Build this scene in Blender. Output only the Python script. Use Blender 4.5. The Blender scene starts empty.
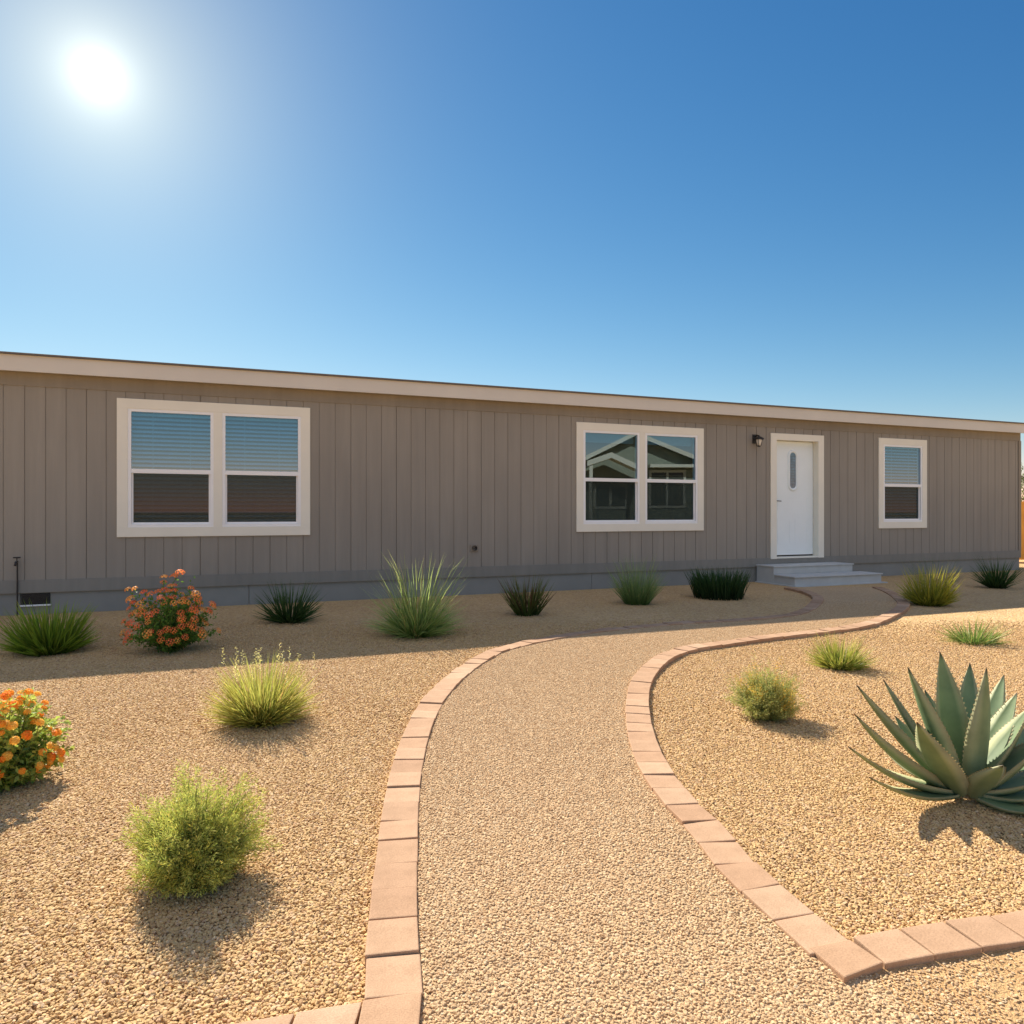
import bpy, bmesh, math, random
import numpy as np
from mathutils import Vector, Matrix

# ------------------------------------------------------------------ basics
SC = bpy.context.scene
COL = SC.collection
F = 720.0            # focal length in picture widths / 1024
H = 1.17             # eye height
VPX = 2300.0         # vanishing point of the long wall
CK = 0.03869         # wall scale per pixel from that vanishing point
TH = math.atan(F / (VPX - 512))
CT, ST = math.cos(TH), math.sin(TH)
Y0 = F / (CK * (VPX - 512))
SUN_AZ, SUN_EL = math.radians(-29.9), math.radians(38.6)


def G(px, py, z=0.0):
    """ground point seen at a picture position"""
    Y = (H - z) * F / (py - 512.0)
    return Vector(((px - 512.0) / F * Y, Y, z))


def S(px):
    """distance along the wall"""
    return (px - 512.0) / (CK * (VPX - px)) / CT


def ZW(px, py):
    return H - (py - 512.0) / (CK * (VPX - px))


def lin(r, g, b):
    def f(c):
        c /= 255.0
        return c / 12.92 if c <= 0.04045 else ((c + 0.055) / 1.055) ** 2.4
    return (f(r), f(g), f(b), 1.0)


# ------------------------------------------------------------------ objects
def mesh_obj(name, verts, faces, mats, parent=None, smooth=False, cols=None, mat_idx=None):
    me = bpy.data.meshes.new(name)
    me.from_pydata([tuple(v) for v in verts], [], faces)
    for m in (mats if isinstance(mats, (list, tuple)) else [mats]):
        me.materials.append(m)
    if mat_idx is not None:
        me.polygons.foreach_set('material_index', mat_idx)
    if smooth:
        me.polygons.foreach_set('use_smooth', [True] * len(me.polygons))
    if cols is not None:
        at = me.color_attributes.new('Col', 'FLOAT_COLOR', 'POINT')
        at.data.foreach_set('color', np.asarray(cols, dtype=np.float32).ravel())
    me.update()
    o = bpy.data.objects.new(name, me)
    COL.objects.link(o)
    if parent is not None:
        o.parent = parent
    return o


def empty(name, loc=(0, 0, 0), rz=0.0):
    o = bpy.data.objects.new(name, None)
    o.empty_display_size = 0.1
    COL.objects.link(o)
    o.location = loc
    o.rotation_euler = (0, 0, rz)
    return o


def tag(o, label=None, cat=None, group=None, kind=None):
    if label: o['label'] = label
    if cat: o['category'] = cat
    if group: o['group'] = group
    if kind: o['kind'] = kind
    return o


class MB:
    """collects shapes for one mesh"""
    def __init__(self):
        self.v, self.f, self.mi = [], [], []

    def add(self, vs, fs, mi=0):
        n = len(self.v)
        self.v += [tuple(p) for p in vs]
        self.f += [tuple(i + n for i in f) for f in fs]
        self.mi += [mi] * len(fs)
        return self

    def box(self, x0, x1, y0, y1, z0, z1, mi=0):
        vs = [(x0, y0, z0), (x1, y0, z0), (x1, y1, z0), (x0, y1, z0), (x0, y0, z1), (x1, y0, z1), (x1, y1, z1), (x0, y1, z1)]
        fs = [(0, 3, 2, 1), (4, 5, 6, 7), (0, 1, 5, 4), (1, 2, 6, 5), (2, 3, 7, 6), (3, 0, 4, 7)]
        return self.add(vs, fs, mi)

    def tube(self, pts, radii, n=10, mi=0, cap=True):
        pts = [Vector(p) for p in pts]
        if not isinstance(radii, (list, tuple)): radii = [radii] * len(pts)
        vs, fs = [], []
        for i, p in enumerate(pts):
            d = (pts[min(i + 1, len(pts) - 1)] - pts[max(i - 1, 0)]).normalized()
            a = d.orthogonal().normalized() if i == 0 else (a - d * a.dot(d)).normalized()
            b = d.cross(a)
            for k in range(n):
                t = 2 * math.pi * k / n
                vs.append(p + (a * math.cos(t) + b * math.sin(t)) * radii[i])
        for i in range(len(pts) - 1):
            for k in range(n):
                k2 = (k + 1) % n
                fs.append((i * n + k, i * n + k2, (i + 1) * n + k2, (i + 1) * n + k))
        if cap:
            fs.append(tuple(range(n - 1, -1, -1)))
            m = (len(pts) - 1) * n
            fs.append(tuple(m + k for k in range(n)))
        return self.add(vs, fs, mi)

    def lathe(self, prof, c=(0, 0, 0), n=20, mi=0):
        vs, fs = [], []
        for r, z in prof:
            for k in range(n):
                t = 2 * math.pi * k / n
                vs.append((c[0] + r * math.cos(t), c[1] + r * math.sin(t), c[2] + z))
        for i in range(len(prof) - 1):
            for k in range(n):
                k2 = (k + 1) % n
                fs.append((i * n + k, i * n + k2, (i + 1) * n + k2, (i + 1) * n + k))
        return self.add(vs, fs, mi)

    def build(self, name, mats, parent=None, smooth=False, bevel=0.0):
        o = mesh_obj(name, self.v, self.f, mats, parent, smooth, mat_idx=self.mi)
        if bevel > 0:
            bm = bmesh.new(); bm.from_mesh(o.data)
            bmesh.ops.bevel(bm, geom=list(bm.edges), offset=bevel, segments=2, affect='EDGES', profile=0.6)
            bm.to_mesh(o.data); bm.free()
        return o


# ------------------------------------------------------------------ materials
class NT:
    def __init__(self, name):
        self.m = bpy.data.materials.new(name)
        self.m.use_nodes = True
        self.t = self.m.node_tree
        self.t.nodes.clear()
        self.out = self.n('ShaderNodeOutputMaterial')

    def n(self, typ, **kw):
        nd = self.t.nodes.new(typ)
        for k, v in kw.items():
            if k.startswith('i_'):
                key = k[2:]
                key = int(key) if key.isdigit() else key.replace('_', ' ')
                nd.inputs[key].default_value = v
            else:
                setattr(nd, k, v)
        return nd

    def l(self, a, b):
        self.t.links.new(a, b)

    def ramp(self, fac, stops):
        r = self.n('ShaderNodeValToRGB')
        el = r.color_ramp.elements
        while len(el) < len(stops): el.new(0.5)
        for e, (p, c) in zip(el, stops):
            e.position = p; e.color = c
        self.l(fac, r.inputs['Fac'])
        return r.outputs['Color']

    def noise(self, scale, detail=4, vec=None, rough=0.55):
        nd = self.n('ShaderNodeTexNoise', i_Scale=scale, i_Detail=detail, i_Roughness=rough)
        if vec is not None: self.l(vec, nd.inputs['Vector'])
        return nd

    def mix(self, a, b, fac, mode='MIX'):
        nd = self.n('ShaderNodeMix', data_type='RGBA', blend_type=mode)
        for s, v in ((nd.inputs[6], a), (nd.inputs[7], b), (nd.inputs[0], fac)):
            if hasattr(v, 'is_linked') or isinstance(v, bpy.types.NodeSocket): self.l(v, s)
            else: s.default_value = v
        return nd.outputs[2]

    def finish(self, sh):
        self.l(sh, self.out.inputs['Surface'])
        return self.m


def plain(name, col, rough=0.6, var=0.12, scale=6.0, bump=0.0, bscale=60.0, spec=0.4, metal=0.0, stretch=None):
    t = NT(name)
    tc = t.n('ShaderNodeTexCoord')
    vec = tc.outputs['Object']
    if stretch:
        mp = t.n('ShaderNodeMapping'); mp.inputs['Scale'].default_value = stretch
        t.l(vec, mp.inputs['Vector']); vec = mp.outputs['Vector']
    nz = t.noise(scale, 5, vec)
    d = tuple(c * (1 - var) for c in col[:3]) + (1,)
    u = tuple(min(1, c * (1 + var)) for c in col[:3]) + (1,)
    c = t.ramp(nz.outputs['Fac'], [(0.3, d), (0.7, u)])
    p = t.n('ShaderNodeBsdfPrincipled', i_Roughness=rough, i_Metallic=metal)
    p.inputs['Specular IOR Level'].default_value = spec
    t.l(c, p.inputs['Base Color'])
    if bump > 0:
        nb = t.noise(bscale, 4, vec)
        b = t.n('ShaderNodeBump', i_Strength=bump, i_Distance=0.004)
        t.l(nb.outputs['Fac'], b.inputs['Height'])
        t.l(b.outputs['Normal'], p.inputs['Normal'])
    return t.finish(p.outputs['BSDF'])


def leaf_mat(name, trans=0.45, rough=0.5, spec=0.3):
    """colour comes from each blade's own 'Col'; thin leaves let sunlight through"""
    t = NT(name)
    a = t.n('ShaderNodeAttribute', attribute_name='Col')
    p = t.n('ShaderNodeBsdfPrincipled', i_Roughness=rough)
    p.inputs['Specular IOR Level'].default_value = spec
    t.l(a.outputs['Color'], p.inputs['Base Color'])
    tr = t.n('ShaderNodeBsdfTranslucent')
    hs = t.n('ShaderNodeHueSaturation', i_Saturation=1.0, i_Value=1.12)
    t.l(a.outputs['Color'], hs.inputs['Color'])
    t.l(hs.outputs['Color'], tr.inputs['Color'])
    mx = t.n('ShaderNodeMixShader', i_Fac=trans)
    t.l(p.outputs['BSDF'], mx.inputs[1]); t.l(tr.outputs['BSDF'], mx.inputs[2])
    return t.finish(mx.outputs['Shader'])


def stone_mat(name, stops):
    t = NT(name)
    oi = t.n('ShaderNodeObjectInfo')
    c = t.ramp(oi.outputs['Random'], stops)
    tc = t.n('ShaderNodeTexCoord')
    nz = t.noise(2.5, 3, tc.outputs['Object'])
    c2 = t.mix(c, t.ramp(nz.outputs['Fac'], [(0.3, (0.72, 0.70, 0.68, 1)), (0.7, (1, 1, 1, 1))]), 0.8, 'MULTIPLY')
    p = t.n('ShaderNodeBsdfPrincipled', i_Roughness=0.85)
    p.inputs['Specular IOR Level'].default_value = 0.25
    t.l(c2, p.inputs['Base Color'])
    return t.finish(p.outputs['BSDF'])


def gravel_sheet(name, stops, cell, bump, dist):
    """packed stones too small to model one by one: a Voronoi of stone tops"""
    t = NT(name)
    tc = t.n('ShaderNodeTexCoord')
    wn = t.noise(cell * 0.8, 2, tc.outputs['Object'])
    off = t.n('ShaderNodeVectorMath', operation='MULTIPLY_ADD')
    off.inputs[1].default_value = (0.01, 0.01, 0)
    t.l(wn.outputs['Color'], off.inputs[0]); t.l(tc.outputs['Object'], off.inputs[2])
    vo = t.n('ShaderNodeTexVoronoi', i_Scale=cell, feature='F1')
    t.l(off.outputs[0], vo.inputs['Vector'])
    sx = t.n('ShaderNodeSeparateColor')
    t.l(vo.outputs['Color'], sx.inputs['Color'])
    c = t.ramp(sx.outputs['Red'], stops)
    big = t.noise(0.7, 4, tc.outputs['Object'])
    c = t.mix(c, t.ramp(big.outputs['Fac'], [(0.3, (0.86, 0.85, 0.84, 1)), (0.7, (1.0, 1.0, 1.0, 1))]), 1.0, 'MULTIPLY')
    p = t.n('ShaderNodeBsdfPrincipled', i_Roughness=0.92)
    p.inputs['Specular IOR Level'].default_value = 0.2
    t.l(c, p.inputs['Base Color'])
    inv = t.n('ShaderNodeMath', operation='SUBTRACT'); inv.inputs[0].default_value = 1.0
    t.l(vo.outputs['Distance'], inv.inputs[1])
    b = t.n('ShaderNodeBump', i_Strength=bump, i_Distance=dist)
    t.l(inv.outputs[0], b.inputs['Height'])
    t.l(b.outputs['Normal'], p.inputs['Normal'])
    return t.finish(p.outputs['BSDF'])


def glass_mat(name, refl, tint):
    t = NT(name)
    tr = t.n('ShaderNodeBsdfTransparent'); tr.inputs['Color'].default_value = tint
    gl = t.n('ShaderNodeBsdfGlossy', i_Roughness=0.004); gl.inputs['Color'].default_value = (0.76, 0.92, 1.0, 1)
    fr = t.n('ShaderNodeFresnel', i_IOR=1.5)
    ad = t.n('ShaderNodeMath', operation='ADD', use_clamp=True); ad.inputs[1].default_value = refl
    t.l(fr.outputs['Fac'], ad.inputs[0])
    # only the outer face mirrors; the inner face of the pane just lets light through
    ge = t.n('ShaderNodeNewGeometry')
    om = t.n('ShaderNodeMath', operation='SUBTRACT'); om.inputs[0].default_value = 1.0
    t.l(ge.outputs['Backfacing'], om.inputs[1])
    ml = t.n('ShaderNodeMath', operation='MULTIPLY')
    t.l(ad.outputs[0], ml.inputs[0]); t.l(om.outputs[0], ml.inputs[1])
    mx = t.n('ShaderNodeMixShader')
    t.l(ml.outputs[0], mx.inputs['Fac'])
    t.l(tr.outputs['BSDF'], mx.inputs[1]); t.l(gl.outputs['BSDF'], mx.inputs[2])
    return t.finish(mx.outputs['Shader'])


def screen_mat(name):
    """fine dark insect mesh: partly open"""
    t = NT(name)
    tr = t.n('ShaderNodeBsdfTransparent')
    df = t.n('ShaderNodeBsdfDiffuse'); df.inputs['Color'].default_value = (0.034, 0.046, 0.040, 1)
    mx = t.n('ShaderNodeMixShader', i_Fac=0.64)
    t.l(tr.outputs['BSDF'], mx.inputs[1]); t.l(df.outputs['BSDF'], mx.inputs[2])
    return t.finish(mx.outputs['Shader'])


def wall_mat(name, col):
    t = NT(name)
    tc = t.n('ShaderNodeTexCoord')
    mp = t.n('ShaderNodeMapping'); mp.inputs['Scale'].default_value = (9.0, 9.0, 0.6)
    t.l(tc.outputs['Object'], mp.inputs['Vector'])
    n1 = t.noise(1.0, 6, mp.outputs['Vector'], 0.6)
    n2 = t.noise(0.45, 3, tc.outputs['Object'])
    a = tuple(c * 0.92 for c in col[:3]) + (1,)
    b = tuple(c * 1.06 for c in col[:3]) + (1,)
    c1 = t.ramp(n1.outputs['Fac'], [(0.3, a), (0.7, b)])
    c2 = t.mix(c1, t.ramp(n2.outputs['Fac'], [(0.35, (0.88, 0.88, 0.89, 1)), (0.65, (1, 1, 1, 1))]), 1.0, 'MULTIPLY')
    p = t.n('ShaderNodeBsdfPrincipled', i_Roughness=0.75)
    p.inputs['Specular IOR Level'].default_value = 0.25
    t.l(c2, p.inputs['Base Color'])
    mp2 = t.n('ShaderNodeMapping'); mp2.inputs['Scale'].default_value = (90.0, 90.0, 4.0)
    t.l(tc.outputs['Object'], mp2.inputs['Vector'])
    n3 = t.noise(1.0, 5, mp2.outputs['Vector'], 0.6)
    bp = t.n('ShaderNodeBump', i_Strength=0.35, i_Distance=0.003)
    t.l(n3.outputs['Fac'], bp.inputs['Height']); t.l(bp.outputs['Normal'], p.inputs['Normal'])
    return t.finish(p.outputs['BSDF'])


def paver_mat(name):
    t = NT(name)
    oi = t.n('ShaderNodeObjectInfo')
    c = t.ramp(oi.outputs['Random'], [(0.0, lin(176, 139, 108)), (0.3, lin(192, 156, 124)), (0.7, lin(182, 145, 113)), (1.0, lin(200, 166, 134))])
    tc = t.n('ShaderNodeTexCoord')
    n1 = t.noise(260, 3, tc.outputs['Object'])
    n2 = t.noise(14, 5, tc.outputs['Object'])
    c = t.mix(c, t.ramp(n1.outputs['Fac'], [(0.3, (0.80, 0.79, 0.78, 1)), (0.65, (1.06, 1.05, 1.04, 1))]), 1.0, 'MULTIPLY')
    c = t.mix(c, t.ramp(n2.outputs['Fac'], [(0.32, (0.85, 0.84, 0.82, 1)), (0.62, (1, 1, 1, 1))]), 1.0, 'MULTIPLY')
    p = t.n('ShaderNodeBsdfPrincipled', i_Roughness=0.9)
    p.inputs['Specular IOR Level'].default_value = 0.2
    t.l(c, p.inputs['Base Color'])
    b = t.n('ShaderNodeBump', i_Strength=0.5, i_Distance=0.002)
    t.l(n1.outputs['Fac'], b.inputs['Height']); t.l(b.outputs['Normal'], p.inputs['Normal'])
    return t.finish(p.outputs['BSDF'])


def agave_mat(name):
    t = NT(name)
    a = t.n('ShaderNodeAttribute', attribute_name='Col')
    tc = t.n('ShaderNodeTexCoord')
    nz = t.noise(9, 5, tc.outputs['Object'])
    c = t.mix(a.outputs['Color'], t.ramp(nz.outputs['Fac'], [(0.3, (0.70, 0.74, 0.72, 1)), (0.52, (0.95, .95, .94, 1)), (0.72, (1.10, 1.08, 1.04, 1))]), 1.0, 'MULTIPLY')
    p = t.n('ShaderNodeBsdfPrincipled', i_Roughness=0.55)
    p.inputs['Specular IOR Level'].default_value = 0.3
    t.l(c, p.inputs['Base Color'])
    tr = t.n('ShaderNodeBsdfTranslucent'); t.l(c, tr.inputs['Color'])
    mx = t.n('ShaderNodeMixShader', i_Fac=0.16)
    t.l(p.outputs['BSDF'], mx.inputs[1]); t.l(tr.outputs['BSDF'], mx.inputs[2])
    return t.finish(mx.outputs['Shader'])


GARDEN = [(0.0, lin(186, 146, 102)), (0.2, lin(213, 175, 119)), (0.45, lin(221, 186, 131)), (0.7, lin(203, 163, 108)), (0.88, lin(228, 196, 152)), (1.0, lin(192, 150, 110))]
PATH = [(0.0, lin(190, 155, 115)), (0.25, lin(211, 176, 131)), (0.5, lin(219, 186, 141)), (0.75, lin(201, 163, 119)), (1.0, lin(228, 202, 162))]
M = dict(
    wall=wall_mat('siding_paint', lin(153, 146, 134)),
    trimband=wall_mat('band_paint', lin(147, 138, 124)),
    basetrim=wall_mat('base_band_paint', lin(138, 135, 126)),
    fascia=plain('fascia_paint', lin(210, 203, 190), 0.6, 0.04, 1.5, 0.2, 40),
    skirt=plain('skirting_paint', lin(138, 137, 130), 0.8, 0.08, 2.5, 0.3, 50),
    trim=plain('window_trim_paint', lin(234, 229, 212), 0.55, 0.03, 3),
    vinyl=plain('white_vinyl', lin(240, 240, 238), 0.35, 0.02, 4),
    doorw=plain('white_door_paint', lin(234, 242, 241), 0.4, 0.02, 4),
    roof=plain('roof_shingle', lin(120, 110, 100), 0.9, 0.2, 30, 0.6, 90),
    drip=plain('dark_drip_edge', lin(96, 88, 80), 0.6),
    dark=plain('dark_metal', lin(40, 36, 32), 0.45, 0.1, 8, spec=0.5),
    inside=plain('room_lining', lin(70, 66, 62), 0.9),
    blind=plain('white_blind', lin(236, 238, 236), 0.5, 0.02, 5),
    conc=plain('grey_painted_concrete', lin(190, 189, 182), 0.8, 0.07, 5, 0.4, 60),
    brass=plain('brushed_nickel', lin(150, 145, 136), 0.3, 0.05, 9, spec=0.5, metal=0.9),
    vent=plain('vent_mesh', lin(48, 46, 44), 0.8, 0.6, 40),
    frost=plain('frosted_lamp_glass', lin(225, 220, 210), 0.25, 0.02, 4),
    glass=glass_mat('window_glass', 0.13, (0.48, 0.69, 0.80, 1)),
    dglass=glass_mat('door_glass', 0.14, (0.6, 0.66, 0.7, 1)),
    screen=screen_mat('insect_screen_mesh'),
    paver=paver_mat('concrete_paver'),
    agave=agave_mat('agave_leaf'),
    leaf=leaf_mat('thin_leaf', 0.38),
    blade=leaf_mat('grass_blade', 0.42),
    petal=leaf_mat('petal', 0.4),
    twig=plain('green_twig', lin(124, 132, 74), 0.9, 0.2, 30),
    bark=plain('twig_bark', lin(110, 92, 66), 0.9, 0.2, 30),
    fence=plain('orange_stained_wood', lin(250, 172, 70), 0.7, 0.15, 3, 0.3, 30, stretch=(6, 6, 1)),
    nwall=plain('neighbour_siding', lin(126, 132, 118), 0.8, 0.06, 2),
    nsoffit=plain('neighbour_beige', lin(186, 180, 150), 0.8, 0.05, 2),
    ntrim=plain('neighbour_white_trim', lin(188, 188, 176), 0.6, 0.03, 2),
    npane=plain('neighbour_dark_pane', lin(38, 44, 46), 0.15, 0.05, 2, spec=0.6),
    stone=stone_mat('garden_stone', GARDEN),
    pstone=stone_mat('path_stone', PATH),
)


# ------------------------------------------------------------------ camera, light, sky
cam = bpy.data.cameras.new('Camera')
camo = bpy.data.objects.new('Camera', cam)
COL.objects.link(camo)
cam.sensor_width = 36.0
cam.lens = 36.0 * F / 1024.0
cam.clip_end = 5000
cam.clip_start = 0.05
camo.location = (0, 0, H)
camo.rotation_euler = (math.pi / 2, 0, 0)
SC.camera = camo

sd = Vector((math.sin(SUN_AZ) * math.cos(SUN_EL), math.cos(SUN_AZ) * math.cos(SUN_EL), math.sin(SUN_EL)))
sun = bpy.data.lights.new('sun', 'SUN')
sun.energy = 5.0
sun.angle = math.radians(0.5)
sun.color = (1.0, 0.93, 0.82)
suno = bpy.data.objects.new('sun', sun)
COL.objects.link(suno)
suno.location = (-20, 30, 30)
suno.rotation_euler = sd.to_track_quat('Z', 'Y').to_euler()

W = bpy.data.worlds.new('World')
SC.world = W
W.use_nodes = True
wt = W.node_tree
wt.nodes.clear()
def wn(typ, **kw):
    nd = wt.nodes.new(typ)
    for k, v in kw.items(): setattr(nd, k, v)
    return nd
wo = wn('ShaderNodeOutputWorld')
bg = wn('ShaderNodeBackground'); bg.inputs['Strength'].default_value = 0.10
sky = wn('ShaderNodeTexSky', sky_type='NISHITA')
sky.sun_disc = False
sky.sun_elevation = SUN_EL
sky.sun_rotation = SUN_AZ
sky.altitude = 400
sky.air_density = 1.0
sky.dust_density = 0.0
sky.ozone_density = 2.5
hs = wn('ShaderNodeHueSaturation')
hs.inputs['Saturation'].default_value = 1.0
wt.links.new(sky.outputs['Color'], hs.inputs['Color'])
# the sun's own bright disc and the hazy glow of air round it
tc = wn('ShaderNodeTexCoord')
gx, gz = (98 - 512) / F, (512 - 75) / F
def angle_from(d):
    dp = wn('ShaderNodeVectorMath', operation='DOT_PRODUCT')
    dp.inputs[1].default_value = Vector(d).normalized()
    wt.links.new(tc.outputs['Generated'], dp.inputs[0])
    ac = wn('ShaderNodeMath', operation='ARCCOSINE', use_clamp=False); wt.links.new(dp.outputs['Value'], ac.inputs[0])
    return ac.outputs[0]
def lobe(ang, deg, col, power=1.0):
    dv = wn('ShaderNodeMath', operation='DIVIDE'); dv.inputs[1].default_value = math.radians(deg)
    wt.links.new(ang, dv.inputs[0])
    pw = wn('ShaderNodeMath', operation='POWER'); pw.inputs[1].default_value = power
    wt.links.new(dv.outputs[0], pw.inputs[0])
    ng = wn('ShaderNodeMath', operation='MULTIPLY'); ng.inputs[1].default_value = -1
    wt.links.new(pw.outputs[0], ng.inputs[0])
    ex = wn('ShaderNodeMath', operation='EXPONENT'); wt.links.new(ng.outputs[0], ex.inputs[0])
    gc = wn('ShaderNodeVectorMath', operation='SCALE'); gc.inputs[0].default_value = col
    wt.links.new(ex.outputs[0], gc.inputs['Scale'])
    return gc.outputs[0]
asun = angle_from((gx, 1.0, gz))
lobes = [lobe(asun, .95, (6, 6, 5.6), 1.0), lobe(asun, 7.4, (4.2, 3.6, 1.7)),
         lobe(angle_from((0, -.55, 1.0)), 34.0, (4.6, 4.35, 4.3), 4.0)]      # unseen glow overhead, added to fill the shaded house front and ground
# deepen the clear desert blue away from the horizon
spx = wn('ShaderNodeSeparateColor'); wt.links.new(hs.outputs['Color'], spx.inputs['Color'])
cmb = wn('ShaderNodeCombineColor')
for ch, (ga, gg_) in zip(('Red', 'Green', 'Blue'), ((0.172, 1.85), (0.40, 1.21), (0.76, 0.84))):
    pw = wn('ShaderNodeMath', operation='POWER'); pw.inputs[1].default_value = gg_
    wt.links.new(spx.outputs[ch], pw.inputs[0])
    ml = wn('ShaderNodeMath', operation='MULTIPLY'); ml.inputs[1].default_value = ga
    wt.links.new(pw.outputs[0], ml.inputs[0]); wt.links.new(ml.outputs[0], cmb.inputs[ch])
acc = cmb.outputs['Color']
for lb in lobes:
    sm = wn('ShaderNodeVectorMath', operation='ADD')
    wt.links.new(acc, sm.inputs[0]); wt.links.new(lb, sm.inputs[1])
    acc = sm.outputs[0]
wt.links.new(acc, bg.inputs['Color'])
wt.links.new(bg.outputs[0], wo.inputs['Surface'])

SC.view_settings.view_transform = 'Standard'
SC.view_settings.look = 'None'
SC.view_settings.exposure = 0.93
SC.view_settings.gamma = 1.0
SC.cycles.max_bounces = 6
SC.cycles.transparent_max_bounces = 16
SC.cycles.use_denoising = True

# ------------------------------------------------------------------ ground, path
def spline(pts, step=0.04):
    P = [np.array(p, float) for p in pts]
    P = [2 * P[0] - P[1]] + P + [2 * P[-1] - P[-2]]
    out = []
    for i in range(1, len(P) - 2):
        n = max(2, int(np.linalg.norm(P[i + 1] - P[i]) / step))
        for k in range(n):
            t = k / n
            a, b, c, d = P[i - 1], P[i], P[i + 1], P[i + 2]
            out.append(0.5 * (2 * b + (c - a) * t + (2 * a - 5 * b + 4 * c - d) * t * t + (3 * b - a - 3 * c + d) * t ** 3))
    out.append(P[-2])
    return np.array(out)


def gp(lst, z=0.035):
    return [tuple(G(x, y, z)[:2]) for x, y in lst]

LEFT_PX = [(392.5, 1012), (392.5, 950), (394.5, 890), (397, 850), (401.5, 800), (406, 770), (414, 740), (422, 720), (433, 700), (451, 680),
           (470, 665), (487, 655), (503, 648), (545, 638.5), (600, 630), (680, 622.5), (750, 618.5), (800, 612)]
left = gp(LEFT_PX)
left = [(left[0][0], 1.20), (left[0][0], 1.45)] + left
left += [(3.95, 9.30), (4.17, 9.95), (4.22, 10.5), (4.16, 11.0)]
RIGHT_PX = [(832, 948), (804, 923), (769, 894), (740, 868), (707, 828), (672, 793), (651, 760), (640, 728), (637.5, 702), (641, 682), (652, 666),
            (668, 655), (692, 647), (760, 637.5), (840, 628), (876, 620.5)]
right = gp(RIGHT_PX) + [(4.72, 8.7), (5.15, 9.6), (5.42, 10.4), (5.55, 11.0)]
LS, RS = spline(left), spline(right)
PW = 0.14


def walk(curve, length):
    seg = np.linalg.norm(np.diff(curve, axis=0), axis=1)
    s = np.concatenate([[0], np.cumsum(seg)])
    n = int(s[-1] / length)
    q = np.linspace(0, n * length, n + 1)
    p = np.stack([np.interp(q, s, curve[:, 0]), np.interp(q, s, curve[:, 1])], 1)
    e = 0.01
    d = np.stack([np.interp(q + e, s, curve[:, 0]) - np.interp(q - e, s, curve[:, 0]), np.interp(q + e, s, curve[:, 1]) - np.interp(q - e, s, curve[:, 1])], 1)
    d /= np.linalg.norm(d, axis=1)[:, None]
    return p, np.stack([d[:, 1], -d[:, 0]], 1)     # point, right-hand side


prng = random.Random(5)
def make_paver(corners, top, label, group):
    c = sum((Vector(p) for p in corners), Vector((0, 0))) / 4
    q = []
    for p in corners:
        v = Vector(p) - c
        q.append(v * (1 - 0.0025 / max(v.length, .01)) + Vector((prng.uniform(-.002, .002), prng.uniform(-.002, .002))))
    dz = prng.uniform(-.004, .004); tx, ty = prng.uniform(-.035, .035), prng.uniform(-.035, .035)
    vs = [(p.x, p.y, -0.03) for p in q] + [(p.x, p.y, top + dz + p.x * tx + p.y * ty) for p in q]
    mb = MB().add(vs, [(3, 2, 1, 0), (4, 5, 6, 7), (0, 1, 5, 4), (1, 2, 6, 5), (2, 3, 7, 6), (3, 0, 4, 7)])
    o = mb.build('paver', M['paver'], bevel=0.004)
    o.location = (c.x, c.y, 0)
    return tag(o, label, 'paver', group)


p, nr = walk(LS, 0.163)
for i in range(len(p) - 1):
    a, b = p[i], p[i + 1]
    lit = (a[1] + b[1]) / 2
    make_paver([a - nr[i] * PW / 2, a + nr[i] * PW / 2, b + nr[i + 1] * PW / 2, b - nr[i + 1] * PW / 2], 0.035,
               'pinkish tan concrete paver in the curved edging left of the gravel path', 'pavers of the left path edging')
p, nr = walk(RS, 0.157)
for i in range(len(p) - 1):
    a, b = p[i], p[i + 1]
    if i == 0:
        a = a - (b - a) * 0.05
    make_paver([a - nr[i] * PW / 2, a + nr[i] * PW / 2, b + nr[i + 1] * PW / 2, b - nr[i + 1] * PW / 2], 0.035,
               'pinkish tan concrete paver in the curved edging right of the gravel path', 'pavers of the right path edging')
# row to the right of the corner, in the photo's lower right
c0 = [G(862, 938, .035), G(886, 964, .035), G(1024, 941, .035), G(1024, 914, .035)]
rowA, rowB = np.array(c0[1][:2]), np.array(c0[2][:2])
rd = (rowB - rowA) / np.linalg.norm(rowB - rowA); rn = np.array([-rd[1], rd[0]])
corner = [G(808, 946, .035), G(845, 979, .035), G(885, 964, .035), G(850, 938, .035)]
make_paver([tuple(v[:2]) for v in corner], 0.035, 'corner paver where the right path edging meets the straight row', 'corner paver')
for k in range(9):
    a = rowA + rd * 0.148 * k; b = a + rd * 0.146
    make_paver([a, b, b + rn * .125, a + rn * .125], 0.035, 'tan concrete paver in the straight row running right from the edging corner', 'pavers of the straight right row')
# the row that leaves the frame at the lower left
rowL = np.array([left[2][0] - PW / 2 - .006, 1.545])
for k in range(6):
    a = rowL + np.array([-0.145, -0.04]) * k; b = a + np.array([-0.142, -0.039])
    make_paver([b, a, a + np.array([0, .13]), b + np.array([0, .13])], 0.035, 'tan concrete paver in the straight row running left from the left edging', 'pavers of the straight left row')

# ground reaches the horizon
mb = MB()
GX = [-2000, -200, -40, -14, 14, 40, 200, 2000]
for i in range(7):
    for j in range(7):
        mb.add([(GX[i], GX[j], 0), (GX[i + 1], GX[j], 0), (GX[i + 1], GX[j + 1], 0), (GX[i], GX[j + 1], 0)], [(0, 1, 2, 3)])
go = mb.build('ground', gravel_sheet('gravel_ground', [(p_, tuple(x * 0.92 for x in c_[:3]) + (1,)) for p_, c_ in GARDEN], 52, 0.75, 0.016))
tag(go, kind='structure')

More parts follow.
